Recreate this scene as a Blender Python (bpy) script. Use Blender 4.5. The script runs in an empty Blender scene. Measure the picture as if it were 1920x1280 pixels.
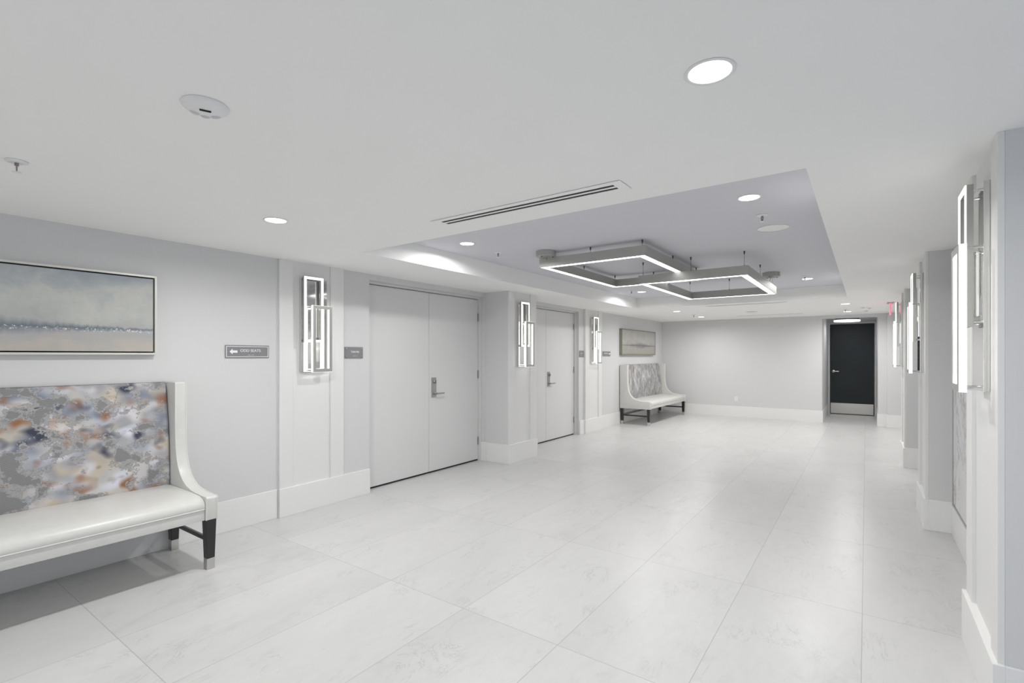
import bpy, bmesh, math, random
from mathutils import Vector, Matrix

SC = bpy.context.scene
COL = SC.collection
R = math.radians
CEIL, TRAY = 2.40, 2.59

# ---------------------------------------------------------------- camera, world, exposure
cam = bpy.data.cameras.new('camera')
cam.sensor_width = 36.0
cam.lens = 931.7 / 1920 * 36
cam.shift_y = 26.8 / 1920
cam.clip_start = 0.05
cam_o = bpy.data.objects.new('camera', cam)
COL.objects.link(cam_o)
cam_o.location = (0, 0, 1.5)
cam_o.rotation_euler = (R(90), 0, 0.6192)
SC.camera = cam_o

w = bpy.data.worlds.new('sky'); SC.world = w; w.use_nodes = True
wn = w.node_tree.nodes; wl = w.node_tree.links
bg = wn['Background']
bg.inputs[0].default_value = (0.62, 0.75, 1.0, 1); bg.inputs[1].default_value = 0.15
vs = SC.view_settings
SC.display_settings.display_device = 'sRGB'
vs.view_transform = 'Standard'; vs.look = 'None'; vs.gamma = 1.0; vs.use_curve_mapping = False
vs.exposure = 0.08
SC.cycles.max_bounces = 10
SC.cycles.diffuse_bounces = 7
SC.cycles.glossy_bounces = 5
SC.cycles.sample_clamp_indirect = 6
SC.cycles.use_denoising = True
DOWN_W, SCONCE_E, STRIP_E, ADDED_WIN_W, ADDED_WIN2_W = 17.0, 1.6, 3.0, 24.0, 13.0

def area(name, loc, rot, sx, sy, power, color=(1, 1, 1), shape='RECTANGLE', parent=None, spread=180):
    l = bpy.data.lights.new(name, 'AREA'); l.shape = shape; l.size = sx; l.size_y = sy
    l.energy = power; l.color = color; l.spread = R(spread)
    o = bpy.data.objects.new(name, l); COL.objects.link(o)
    o.location = loc; o.rotation_euler = rot
    if parent: o.parent = parent
    return o

# two unseen windows added: soft flat fill from behind, bluish light from the right
area('daylight', (-0.9, -2.93, 1.35), (R(90), 0, R(180)), 6.6, 1.9, ADDED_WIN_W, (1.0, 1.0, 1.0)).rotation_euler = (R(90), 0, 0)
area('daylight', (2.93, 0.9, 1.35), (R(90), 0, R(90)), 2.6, 1.9, ADDED_WIN2_W, (0.52, 0.72, 1.0))

# ---------------------------------------------------------------- materials
def mat(name, col, rough=0.5, metal=0.0, emit=None, estr=0.0, spec=0.5, noise=None, bump=None, coat=0.0):
    m = bpy.data.materials.new(name); m.use_nodes = True
    nt = m.node_tree; n = nt.nodes; b = n['Principled BSDF']
    b.inputs['Base Color'].default_value = (*col, 1)
    b.inputs['Roughness'].default_value = rough; b.inputs['Metallic'].default_value = metal
    b.inputs['Specular IOR Level'].default_value = spec
    if coat: b.inputs['Coat Weight'].default_value = coat; b.inputs['Coat Roughness'].default_value = 0.15
    if emit:
        b.inputs['Emission Color'].default_value = (*emit, 1); b.inputs['Emission Strength'].default_value = estr
    tc = n.new('ShaderNodeTexCoord')
    if noise:
        scale, amt = noise
        tx = n.new('ShaderNodeTexNoise'); tx.inputs['Scale'].default_value = scale; tx.inputs['Detail'].default_value = 6
        nt.links.new(tc.outputs['Object'], tx.inputs['Vector'])
        mx = n.new('ShaderNodeMix'); mx.data_type = 'RGBA'
        mx.inputs['A'].default_value = (*[c * (1 - amt) for c in col], 1)
        mx.inputs['B'].default_value = (*[min(1, c * (1 + amt)) for c in col], 1)
        nt.links.new(tx.outputs['Fac'], mx.inputs['Factor'])
        nt.links.new(mx.outputs['Result'], b.inputs['Base Color'])
    if bump:
        scale, st, dist = bump
        bx = n.new('ShaderNodeTexNoise'); bx.inputs['Scale'].default_value = scale; bx.inputs['Detail'].default_value = 3
        nt.links.new(tc.outputs['Object'], bx.inputs['Vector'])
        bp = n.new('ShaderNodeBump'); bp.inputs['Strength'].default_value = st; bp.inputs['Distance'].default_value = dist
        nt.links.new(bx.outputs['Fac'], bp.inputs['Height']); nt.links.new(bp.outputs['Normal'], b.inputs['Normal'])
    return m

class NT:
    def __init__(s, m): s.t = m.node_tree; s.b = s.t.nodes['Principled BSDF']
    def n(s, kind, **kw):
        x = s.t.nodes.new('ShaderNode' + kind)
        for k, v in kw.items():
            if hasattr(x, k): setattr(x, k, v)
            else: s.put(x.inputs[k.replace('_', ' ')], v)
        return x
    def put(s, sock, v):
        if isinstance(v, bpy.types.NodeSocket): s.t.links.new(v, sock)
        else: sock.default_value = v
    def math(s, op, a, b=0.0, c=None, clamp=False):
        x = s.t.nodes.new('ShaderNodeMath'); x.operation = op; x.use_clamp = clamp
        s.put(x.inputs[0], a); s.put(x.inputs[1], b)
        if c is not None: s.put(x.inputs[2], c)
        return x.outputs[0]
    def mix(s, f, a, b):
        x = s.t.nodes.new('ShaderNodeMix'); x.data_type = 'RGBA'
        s.put(x.inputs['Factor'], f); s.put(x.inputs['A'], a if isinstance(a, bpy.types.NodeSocket) else (*a, 1))
        s.put(x.inputs['B'], b if isinstance(b, bpy.types.NodeSocket) else (*b, 1))
        return x.outputs['Result']
    def ramp(s, f, stops):
        x = s.t.nodes.new('ShaderNodeValToRGB'); s.put(x.inputs[0], f)
        e = x.color_ramp.elements
        while len(e) < len(stops): e.new(0.5)
        for q, (p, c) in zip(e, stops):
            q.position = p; q.color = (*c, 1) if not isinstance(c, float) else (c, c, c, 1)
        return x.outputs[0]
    def noise(s, vec, scale, detail=2, rough=0.5, dist=0.0, off=None):
        if off is not None:
            vec = s.vadd(vec, off)
        x = s.t.nodes.new('ShaderNodeTexNoise')
        s.put(x.inputs['Vector'], vec); x.inputs['Scale'].default_value = scale
        x.inputs['Detail'].default_value = detail; x.inputs['Roughness'].default_value = rough
        x.inputs['Distortion'].default_value = dist
        return x.outputs['Fac']
    def vadd(s, v, o):
        x = s.t.nodes.new('ShaderNodeVectorMath'); x.operation = 'ADD'; s.put(x.inputs[0], v); s.put(x.inputs[1], o)
        return x.outputs[0]
    def vmul(s, v, o):
        x = s.t.nodes.new('ShaderNodeVectorMath'); x.operation = 'MULTIPLY'; s.put(x.inputs[0], v); s.put(x.inputs[1], o)
        return x.outputs[0]
    def coord(s, which='Object'):
        return s.t.nodes.new('ShaderNodeTexCoord').outputs[which]
    def sep(s, v):
        x = s.t.nodes.new('ShaderNodeSeparateXYZ'); s.put(x.inputs[0], v); return x.outputs
    def comb(s, a, b, c=0.0):
        x = s.t.nodes.new('ShaderNodeCombineXYZ'); s.put(x.inputs[0], a); s.put(x.inputs[1], b); s.put(x.inputs[2], c)
        return x.outputs[0]
    def base(s, c): s.t.links.new(c, s.b.inputs['Base Color'])

def floor_mat():
    m = mat('marble_tile', (0.8, 0.8, 0.8), 0.32, spec=0.45); t = NT(m)
    co = t.coord(); x, y, z = t.sep(co)
    u = t.math('DIVIDE', t.math('ADD', x, 0.0186), 0.6428)
    v = t.math('DIVIDE', t.math('SUBTRACT', y, 2.236), 1.302)
    fu = t.math('FLOOR', u); fv = t.math('FLOOR', v)
    du = t.math('MULTIPLY', t.math('SUBTRACT', 0.5, t.math('ABSOLUTE', t.math('SUBTRACT', t.math('SUBTRACT', u, fu), 0.5))), 0.6428)
    dv = t.math('MULTIPLY', t.math('SUBTRACT', 0.5, t.math('ABSOLUTE', t.math('SUBTRACT', t.math('SUBTRACT', v, fv), 0.5))), 1.302)
    g = t.math('LESS_THAN', t.math('MINIMUM', du, dv), 0.0016)
    wn_ = t.t.nodes.new('ShaderNodeTexWhiteNoise'); wn_.noise_dimensions = '2D'
    t.put(wn_.inputs['Vector'], t.comb(fu, fv))
    rnd = wn_.outputs['Color']
    off = t.vmul(rnd, (37.0, 53.0, 19.0))
    p = t.vadd(co, off)
    # rotate vein direction a little: stretch along a diagonal
    mp = t.t.nodes.new('ShaderNodeMapping'); t.put(mp.inputs['Vector'], p)
    mp.inputs['Rotation'].default_value = (0, 0, R(28)); mp.inputs['Scale'].default_value = (1.0, 0.38, 1)
    q = mp.outputs[0]
    warp = t.noise(q, 1.7, 5, 0.6)
    n1 = t.noise(q, 1.15, 8, 0.62, 0.9)
    vein = t.math('ABSOLUTE', t.math('SUBTRACT', n1, 0.5))
    vein = t.ramp(vein, [(0.0, 1.0), (0.010, 0.45), (0.035, 0.0)])
    mask = t.ramp(t.noise(q, 1.4, 2, 0.5, 0, (7.1, 3.3, 0)), [(0.50, 0.0), (0.66, 1.0)])
    vein = t.math('MULTIPLY', vein, mask)
    n2 = t.noise(p, 9.0, 8, 0.7, 0.4, (3, 1, 0))
    fine = t.ramp(n2, [(0.56, 0.0), (0.74, 1.0)])
    fine = t.math('MULTIPLY', fine, t.ramp(t.noise(q, 2.2, 3), [(0.45, 0.0), (0.65, 1.0)]))
    c = t.mix(t.ramp(warp, [(0.3, 0.0), (0.7, 1.0)]), (0.575, 0.575, 0.57), (0.645, 0.645, 0.642))
    mot = t.ramp(t.noise(q, 26, 8, 0.75, 0.3, (11, 5, 0)), [(0.35, 0.0), (0.72, 1.0)])
    c = t.mix(t.math('MULTIPLY', mot, 0.48), c, (0.54, 0.54, 0.538))
    cr = t.ramp(t.math('ABSOLUTE', t.math('SUBTRACT', t.noise(q, 3.4, 9, 0.72, 1.2, (21, 9, 0)), 0.5)), [(0.0, 1.0), (0.012, 0.0)])
    crm = t.ramp(t.noise(p, 3.1, 3, 0.6, 0, (2, 14, 0)), [(0.50, 0.0), (0.60, 1.0)])
    c = t.mix(t.math('MULTIPLY', t.math('MULTIPLY', cr, crm), 0.45), c, (0.30, 0.30, 0.30))
    c = t.mix(t.math('MULTIPLY', fine, 0.55), c, (0.50, 0.50, 0.50))
    c = t.mix(t.math('MULTIPLY', vein, 0.30), c, (0.40, 0.40, 0.405))
    tone = t.math('MULTIPLY_ADD', wn_.outputs['Value'], 0.05, 0.965)
    mul = t.t.nodes.new('ShaderNodeMix'); mul.data_type = 'RGBA'; mul.blend_type = 'MULTIPLY'
    mul.inputs['Factor'].default_value = 1.0; t.put(mul.inputs['A'], c); t.put(mul.inputs['B'], t.comb(tone, tone, tone))
    c = t.mix(t.math('MULTIPLY', g, 0.85), mul.outputs['Result'], (0.33, 0.33, 0.325))
    t.base(c)
    t.put(t.b.inputs['Roughness'], t.math('MULTIPLY_ADD', t.noise(p, 14, 3), 0.12, 0.27))
    bp = t.t.nodes.new('ShaderNodeBump'); bp.inputs['Strength'].default_value = 0.4; bp.inputs['Distance'].default_value = 0.001
    t.put(bp.inputs['Height'], t.math('SUBTRACT', 1.0, g)); t.put(t.b.inputs['Normal'], bp.outputs[0])
    return m

def wallpaper(name, col):
    m = mat(name, col, 0.85, spec=0.2); t = NT(m); co = t.coord()
    a = t.noise(t.vmul(co, (1, 1, 14)), 22, 3)
    b = t.noise(t.vmul(co, (14, 14, 1)), 16, 3)
    h = t.math('ADD', a, b)
    c = t.mix(t.math('MULTIPLY', h, 0.5), [v * 0.965 for v in col], [v * 1.035 for v in col]); t.base(c)
    bp = t.t.nodes.new('ShaderNodeBump'); bp.inputs['Strength'].default_value = 0.12; bp.inputs['Distance'].default_value = 0.001
    t.put(bp.inputs['Height'], h); t.put(t.b.inputs['Normal'], bp.outputs[0])
    return m

def fabric(name, sy, sz, seed, sat=1.0, lift=0.0):
    """painterly upholstery: soft coloured clouds, flat grey islands and honeycomb patches"""
    m = mat(name, (0.5, 0.5, 0.5), 0.75, spec=0.25); t = NT(m)
    x, y, z = t.sep(t.coord())
    p = t.comb(t.math('MULTIPLY', y, sy), t.math('MULTIPLY', z, sz), seed)
    lo = lambda off, s=4.0: t.noise(p, s, 1.0, 0.4, 0.15, off)
    c = t.mix(t.ramp(lo((0, 0, 0), 5.0), [(0.34, 0.0), (0.66, 1.0)]), (0.34, 0.35, 0.385), (0.56, 0.55, 0.55))
    c = t.mix(t.ramp(lo((5, 2, 0), 6.0), [(0.45, 0.0), (0.72, 0.95)]), c, (0.56, 0.47, 0.33))
    c = t.mix(t.ramp(lo((1, 9, 0), 6.5), [(0.50, 0.0), (0.74, 1.0)]), c, (0.70, 0.71, 0.80))
    c = t.mix(t.ramp(lo((3, 4, 2), 5.5), [(0.50, 0.0), (0.74, 0.95)]), c, (0.19, 0.225, 0.31))
    c = t.mix(t.ramp(lo((8, 1, 2), 8.0), [(0.54, 0.0), (0.73, 1.0)]), c, (0.31, 0.14, 0.055))
    c = t.mix(t.ramp(lo((2, 7, 4), 8.0), [(0.57, 0.0), (0.74, 1.0)]), c, (0.05, 0.06, 0.095))
    # flat grey islands with ragged, lacy borders
    big = t.noise(p, 7.2, 1.2, 0.5, 0.2, (4.4, 6.6, 1))
    fine = t.noise(p, 34, 5, 0.68, 0.6, (1.2, 8.8, 3))
    isl = t.math('ADD', big, t.math('MULTIPLY', t.math('SUBTRACT', fine, 0.5), 0.62))
    im = t.ramp(isl, [(0.535, 0.0), (0.542, 1.0)])
    c = t.mix(im, c, (0.365, 0.365, 0.37))
    edge = t.ramp(t.math('ABSOLUTE', t.math('SUBTRACT', isl, 0.538)), [(0.0, 1.0), (0.016, 0.0)])
    c = t.mix(t.math('MULTIPLY', edge, 0.8), c, (0.13, 0.125, 0.125))
    # honeycomb net inside the islands
    hb = t.math('ADD', big, t.math('MULTIPLY', t.math('SUBTRACT', fine, 0.5), 0.34))
    hm = t.ramp(hb, [(0.605, 0.0), (0.610, 1.0)])
    vo = t.t.nodes.new('ShaderNodeTexVoronoi'); vo.feature = 'DISTANCE_TO_EDGE'; vo.voronoi_dimensions = '2D'
    yy = t.math('MULTIPLY', y, 130.0); zz = t.math('MULTIPLY', z, 150.0)
    stag = t.math('MULTIPLY', t.math('MODULO', t.math('FLOOR', zz), 2.0), 0.5)
    t.put(vo.inputs['Vector'], t.comb(t.math('ADD', yy, stag), zz)); vo.inputs['Scale'].default_value = 1.0
    vo.inputs['Randomness'].default_value = 0.0
    net = t.math('LESS_THAN', vo.outputs['Distance'], 0.20)
    c = t.mix(t.math('MULTIPLY', hm, t.math('MULTIPLY_ADD', net, 0.70, 0.06)), c, (0.115, 0.115, 0.12))
    hs = t.t.nodes.new('ShaderNodeHueSaturation'); hs.inputs['Saturation'].default_value = sat; t.put(hs.inputs['Color'], c)
    c = t.mix(lift, hs.outputs['Color'], (0.40, 0.40, 0.41))
    t.base(c)
    wv = t.noise(t.comb(y, z), 420, 2)
    bp = t.t.nodes.new('ShaderNodeBump'); bp.inputs['Strength'].default_value = 0.15; bp.inputs['Distance'].default_value = 0.001
    t.put(bp.inputs['Height'], wv); t.put(t.b.inputs['Normal'], bp.outputs[0])
    return m

def seascape(name, warm, seed, cy, hw, zb, zt, line):
    """abstract painting: pale sky, blue-grey top, dark broken horizon with pale flecks, sandy bottom"""
    m = mat(name, (0.5, 0.5, 0.5), 0.7, spec=0.3); t = NT(m)
    x, y, z = t.sep(t.coord())
    h = t.math('DIVIDE', t.math('SUBTRACT', z, zb), zt - zb)
    uy = t.math('DIVIDE', t.math('SUBTRACT', y, cy), hw)      # -1..1
    p = t.comb(y, z, seed)
    blot = t.noise(t.vmul(p, (1.0, 1.3, 1)), 4.0, 6, 0.62)
    streak = t.noise(t.vmul(p, (2.6, 1.0, 1)), 4.0, 5, 0.65)
    hj = t.math('ADD', h, t.math('MULTIPLY', t.math('SUBTRACT', blot, 0.5), 1.1))
    if warm:
        sky = t.ramp(hj, [(0.0, (0.36, 0.34, 0.295)), (0.30, (0.37, 0.36, 0.33)), (0.55, (0.44, 0.435, 0.415)), (0.85, (0.385, 0.385, 0.37)), (1.0, (0.36, 0.36, 0.34))])
    else:
        sky = t.ramp(hj, [(0.0, (0.50, 0.46, 0.41)), (0.26, (0.43, 0.43, 0.43)), (0.42, (0.48, 0.49, 0.47)), (0.68, (0.55, 0.555, 0.525)), (0.90, (0.40, 0.43, 0.455)), (1.0, (0.345, 0.38, 0.42))])
    c = t.mix(t.math('MULTIPLY', t.ramp(streak, [(0.4, 0.0), (0.75, 1.0)]), 0.30), sky, (0.33, 0.36, 0.40) if not warm else (0.36, 0.35, 0.32))
    # dark cloud along the horizon, thickest near the middle
    d = t.math('SUBTRACT', h, line)
    j = t.math('MULTIPLY', t.math('SUBTRACT', t.noise(t.vmul(p, (5, 1, 1)), 6, 5, 0.7), 0.5), 0.10)
    d2 = t.math('ADD', d, j)
    bulge = t.math('SUBTRACT', 1.0, t.math('ABSOLUTE', uy), clamp=True)
    thick = t.math('MULTIPLY_ADD', t.math('POWER', bulge, 2.0), 0.16 if not warm else 0.14, 0.022)
    up = t.math('DIVIDE', t.math('ABSOLUTE', d2), thick)
    band = t.math('SUBTRACT', 1.0, up, clamp=True)
    c = t.mix(t.math('MULTIPLY', band, 0.85), c, (0.10, 0.135, 0.17) if not warm else (0.13, 0.13, 0.15))
    fl = t.noise(t.vmul(p, (1.0, 1.0, 1)), 55, 5, 0.75)
    near = t.math('LESS_THAN', t.math('ABSOLUTE', t.math('ADD', d2, 0.020)), 0.020)
    wf = t.math('MULTIPLY', t.math('GREATER_THAN', fl, 0.55 if not warm else 0.66), near)
    c = t.mix(t.math('MULTIPLY', wf, 0.9), c, (0.74, 0.75, 0.78))
    refl = t.ramp(h, [(0.12, 0.0), (line * 0.96, 0.5), (line, 0.0)])
    c = t.mix(t.math('MULTIPLY', refl, t.ramp(t.noise(t.vmul(p, (1, 9, 1)), 4, 4), [(0.4, 0.0), (0.6, 1.0)])), c, (0.34, 0.35, 0.39))
    t.base(c)
    return m

def branch_art(name):
    m = mat(name, (0.7, 0.7, 0.7), 0.6); t = NT(m)
    x, y, z = t.sep(t.coord()); p = t.comb(t.math('MULTIPLY', y, 1.0), t.math('MULTIPLY', z, 0.7), 3.0)
    a = t.noise(p, 2.6, 9, 0.7, 1.6)
    v = t.ramp(t.math('ABSOLUTE', t.math('SUBTRACT', a, 0.5)), [(0.0, 1.0), (0.05, 0.0)])
    mk = t.ramp(t.noise(p, 1.6, 2, 0.5, 0, (2, 2, 2)), [(0.42, 0.0), (0.60, 1.0)])
    c = t.mix(t.noise(p, 1.2, 3), (0.60, 0.60, 0.62), (0.76, 0.76, 0.75))
    c = t.mix(t.math('MULTIPLY', t.math('MULTIPLY', v, mk), 0.7), c, (0.22, 0.20, 0.21)); t.base(c)
    return m

def brushed(name, col, rough, metal=1.0, axis=(1, 1, 60)):
    m = mat(name, col, rough, metal); t = NT(m)
    n_ = t.noise(t.vmul(t.coord(), axis), 12, 3)
    t.put(t.b.inputs['Roughness'], t.math('MULTIPLY_ADD', n_, 0.18, rough - 0.09))
    return m

M = {}
M['floor'] = floor_mat()
M['paper'] = wallpaper('grey_wallcovering', (0.655, 0.655, 0.66))
M['ceil'] = mat('ceiling_paint', (0.89, 0.89, 0.88), 0.9, spec=0.15, noise=(3, 0.01), bump=(180, 0.05, 0.001))
M['tray'] = mat('lavender_grey_paint', (0.66, 0.66, 0.705), 0.9, spec=0.15, noise=(3, 0.01))
M['trim'] = mat('white_trim_paint', (0.75, 0.75, 0.742), 0.5, spec=0.35, noise=(4, 0.012))
M['base'] = mat('white_baseboard', (0.795, 0.795, 0.79), 0.4, spec=0.4, noise=(5, 0.012))
M['door'] = mat('white_door_paint', (0.70, 0.70, 0.70), 0.45, spec=0.4, noise=(3, 0.012))
M['dframe'] = mat('door_frame_paint', (0.66, 0.66, 0.655), 0.45, noise=(4, 0.012))
M['nickel'] = brushed('satin_nickel', (0.42, 0.42, 0.41), 0.35)
M['steel'] = brushed('brushed_stainless_steel', (0.62, 0.61, 0.59), 0.33, axis=(60, 1, 1))
M['alu'] = mat('satin_aluminium', (0.44, 0.44, 0.42), 0.45, 0.55, noise=(6, 0.03))
M['chrome'] = mat('polished_chrome', (0.72, 0.72, 0.71), 0.06, 1.0, noise=(2, 0.01))
M['slate'] = mat('dark_door', (0.009, 0.016, 0.020), 0.5, noise=(2.5, 0.35))
M['leather'] = mat('pearl_leather', (0.65, 0.65, 0.628), 0.36, 0.0, spec=0.55, noise=(16, 0.06), bump=(260, 0.12, 0.001))
M['leather2'] = mat('grey_leather', (0.62, 0.62, 0.60), 0.42, 0.0, spec=0.5, noise=(16, 0.06), bump=(260, 0.12, 0.001))
M['piping'] = mat('leather_piping', (0.74, 0.74, 0.72), 0.4, noise=(30, 0.04))
M['espresso'] = mat('espresso_wood', (0.012, 0.010, 0.012), 0.3, noise=(20, 0.3), coat=0.3)
M['black'] = mat('black_slot', (0.008, 0.008, 0.008), 0.7, noise=(20, 0.2))
M['dark'] = mat('dark_fitting', (0.07, 0.068, 0.06), 0.45, 0.6, noise=(20, 0.1))
M['plastic'] = mat('white_plastic', (0.78, 0.78, 0.79), 0.35, noise=(10, 0.01))
M['lens_grey'] = mat('grey_sensor_lens', (0.55, 0.55, 0.57), 0.3, noise=(10, 0.02))
M['sign'] = mat('grey_sign_panel', (0.235, 0.235, 0.25), 0.4, noise=(12, 0.03))
M['letter'] = mat('white_lettering', (0.85, 0.85, 0.85), 0.5, noise=(12, 0.01))
M['exit'] = mat('red_exit_panel', (0.75, 0.10, 0.16), 0.3, emit=(1.0, 0.22, 0.32), estr=0.7, noise=(9, 0.02))
M['champ'] = mat('champagne_silver_frame', (0.66, 0.65, 0.61), 0.4, 0.25, noise=(14, 0.03))
M['bronze'] = mat('olive_grey_frame', (0.27, 0.27, 0.23), 0.45, 0.3, noise=(14, 0.05))
M['reveal'] = mat('black_reveal', (0.015, 0.015, 0.015), 0.7, noise=(9, 0.1))
M['lamp'] = mat('lit_diffuser', (0.9, 0.9, 0.9), 0.4, emit=(1.0, 0.995, 0.98), estr=6.0)
M['scl'] = mat('lit_sconce_acrylic', (0.9, 0.9, 0.9), 0.35, emit=(1.0, 0.985, 0.965), estr=SCONCE_E)
M['strip'] = mat('lit_strip_diffuser', (0.9, 0.9, 0.9), 0.35, emit=(1.0, 0.998, 1.0), estr=STRIP_E)
M['crystal'] = mat('lit_crystal', (0.9, 0.9, 0.92), 0.2, emit=(0.96, 0.97, 1.0), estr=1.3)
M['brass'] = mat('sprinkler_metal', (0.30, 0.26, 0.25), 0.3, 0.8, noise=(20, 0.05))
M['fab1'] = fabric('cloud_and_honeycomb_fabric', 1.0, 1.25, 1.7, 0.92)
M['fab2'] = fabric('streaked_grey_fabric', 1.9, 0.8, 6.3, 0.45, 0.30)
M['art3'] = branch_art('branch_print')
gl = mat('window_glass', (1, 1, 1), 0.0); gl.node_tree.nodes['Principled BSDF'].inputs['Transmission Weight'].default_value = 1.0
M['glass'] = gl

# ---------------------------------------------------------------- mesh helpers
class MB:
    def __init__(s): s.bm = bmesh.new()
    def box(s, x0, x1, y0, y1, z0, z1, bev=0.0, seg=2):
        if x0 > x1: x0, x1 = x1, x0
        if y0 > y1: y0, y1 = y1, y0
        if z0 > z1: z0, z1 = z1, z0
        t = bmesh.new()
        v = [t.verts.new(p) for p in [(x0,y0,z0),(x1,y0,z0),(x1,y1,z0),(x0,y1,z0),(x0,y0,z1),(x1,y0,z1),(x1,y1,z1),(x0,y1,z1)]]
        for f in [(0,3,2,1),(4,5,6,7),(0,1,5,4),(1,2,6,5),(2,3,7,6),(3,0,4,7)]: t.faces.new([v[i] for i in f])
        s._merge(t, bev, seg); return s
    def _merge(s, t, bev=0.0, seg=2, mtx=None):
        if bev > 0:
            bmesh.ops.bevel(t, geom=t.edges[:], offset=bev, segments=seg, profile=0.6, affect='EDGES')
        if mtx: t.transform(mtx)
        me = bpy.data.meshes.new('tmp'); t.to_mesh(me); t.free(); s.bm.from_mesh(me); bpy.data.meshes.remove(me)
    def prism(s, pts, axis, a, b, bev=0.0, seg=2):
        """pts: 2-D outline; axis 'x','y','z' = extrusion axis"""
        def P(u, v, w_): return {'x': (w_, u, v), 'y': (u, w_, v), 'z': (u, v, w_)}[axis]
        t = bmesh.new()
        A = [t.verts.new(P(u, v, a)) for u, v in pts]; B = [t.verts.new(P(u, v, b)) for u, v in pts]
        n = len(pts)
        t.faces.new(A[::-1]); t.faces.new(B)
        for i in range(n): t.faces.new([A[i], A[(i+1) % n], B[(i+1) % n], B[i]])
        bmesh.ops.recalc_face_normals(t, faces=t.faces[:])
        if bev > 0:
            ed = [e for e in t.edges if len(e.link_faces) == 2 and e.calc_face_angle() > R(35)]
            bmesh.ops.bevel(t, geom=ed, offset=bev, segments=seg, profile=0.6, affect='EDGES')
        s._merge(t); return s
    def lathe(s, prof, c, axis='z', n=32, cap=True):
        t = bmesh.new(); rings = []
        for r, h in prof:
            ring = []
            for i in range(n):
                a = 2*math.pi*i/n; u, v = r*math.cos(a), r*math.sin(a)
                p = {'z': (u, v, h), 'x': (h, u, v), 'y': (u, h, v)}[axis]
                ring.append(t.verts.new((c[0]+p[0], c[1]+p[1], c[2]+p[2])))
            rings.append(ring)
        for k in range(len(rings)-1):
            for i in range(n): t.faces.new([rings[k][i], rings[k][(i+1) % n], rings[k+1][(i+1) % n], rings[k+1][i]])
        if cap: t.faces.new(rings[0]); t.faces.new(rings[-1])
        bmesh.ops.recalc_face_normals(t, faces=t.faces[:])
        s._merge(t); return s
    def tube(s, a, b, r, n=10):
        a, b = Vector(a), Vector(b); d = b - a
        q = d.to_track_quat('Z', 'Y').to_matrix().to_4x4()
        t = bmesh.new()
        bmesh.ops.create_cone(t, cap_ends=True, segments=n, radius1=r, radius2=r, depth=d.length)
        t.transform(Matrix.Translation((a + b)/2) @ q); s._merge(t); return s
    def polytube(s, pts, r, n=8):
        for a, b in zip(pts[:-1], pts[1:]): s.tube(a, b, r, n)
        return s
    def frame(s, axis, a, b, u0, u1, v0, v1, wdt, bev=0.0):
        """rectangular ring in the plane normal to axis, from depth a to b"""
        def bx(p, q, r_, t_):
            if axis == 'x': s.box(a, b, p, q, r_, t_, bev)
            elif axis == 'y': s.box(p, q, a, b, r_, t_, bev)
            else: s.box(p, q, r_, t_, a, b, bev)
        bx(u0, u0+wdt, v0, v1); bx(u1-wdt, u1, v0, v1); bx(u0+wdt, u1-wdt, v0, v0+wdt); bx(u0+wdt, u1-wdt, v1-wdt, v1)
        return s
    def build(s, name, m, parent=None, smooth=False, label=None):
        me = bpy.data.meshes.new(name); s.bm.to_mesh(me); s.bm.free()
        me.materials.append(m)
        if smooth:
            for f in me.polygons: f.use_smooth = True
            try: me.set_sharp_from_angle(angle=R(40))
            except Exception: pass
        o = bpy.data.objects.new(name, me); COL.objects.link(o)
        if parent: o.parent = parent
        if label: o['label'] = label
        return o

def tag(o, label=None, cat=None, group=None, kind=None):
    for k, v in (('label', label), ('category', cat), ('group', group), ('kind', kind)):
        if v: o[k] = v
    return o

def thing(name, loc=(0, 0, 0), rz=0.0, label=None, cat=None, group=None, kind=None):
    o = bpy.data.objects.new(name, None); COL.objects.link(o); o.empty_display_size = 0.1
    o.location = loc; o.rotation_euler = (0, 0, rz)
    return tag(o, label, cat, group, kind)

def copy_tree(o, parent=None, loc=None, rz=None):
    c = o.copy(); COL.objects.link(c)
    if parent: c.parent = parent
    if loc is not None: c.location = loc
    if rz is not None: c.rotation_euler = (0, 0, rz)
    for ch in [q for q in bpy.data.objects if q.parent == o]: copy_tree(ch, c)
    return c

def text_mesh(name, body, size, m, parent, loc, rot, spacing=1.0, depth=0.0006, align='CENTER'):
    cu = bpy.data.curves.new(name, 'FONT'); cu.body = body; cu.size = size; cu.extrude = depth
    cu.align_x = align; cu.align_y = 'CENTER'; cu.space_character = spacing
    tmp = bpy.data.objects.new('tmp_text', cu); COL.objects.link(tmp)
    bpy.context.view_layer.update()
    dg = bpy.context.evaluated_depsgraph_get()
    me = bpy.data.meshes.new_from_object(tmp.evaluated_get(dg)); me.name = name
    bpy.data.objects.remove(tmp); bpy.data.curves.remove(cu)
    me.materials.clear(); me.materials.append(m)
    o = bpy.data.objects.new(name, me); COL.objects.link(o); o.parent = parent
    o.location = loc; o.rotation_euler = rot
    return o

def struct(o, label=None, cat=None): return tag(o, label, cat, None, 'structure')

# ================================================================ THE ROOM
XL, XR = -4.445, 0.60          # left wall face, right recess wall face
YF = 13.12                     # far wall face
b = MB(); b.box(-4.80, 3.2, -3.2, 15.6, -0.10, 0.0)
struct(b.build('floor', M['floor']), 'pale grey veined marble tile floor of the lobby', 'floor')

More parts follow.
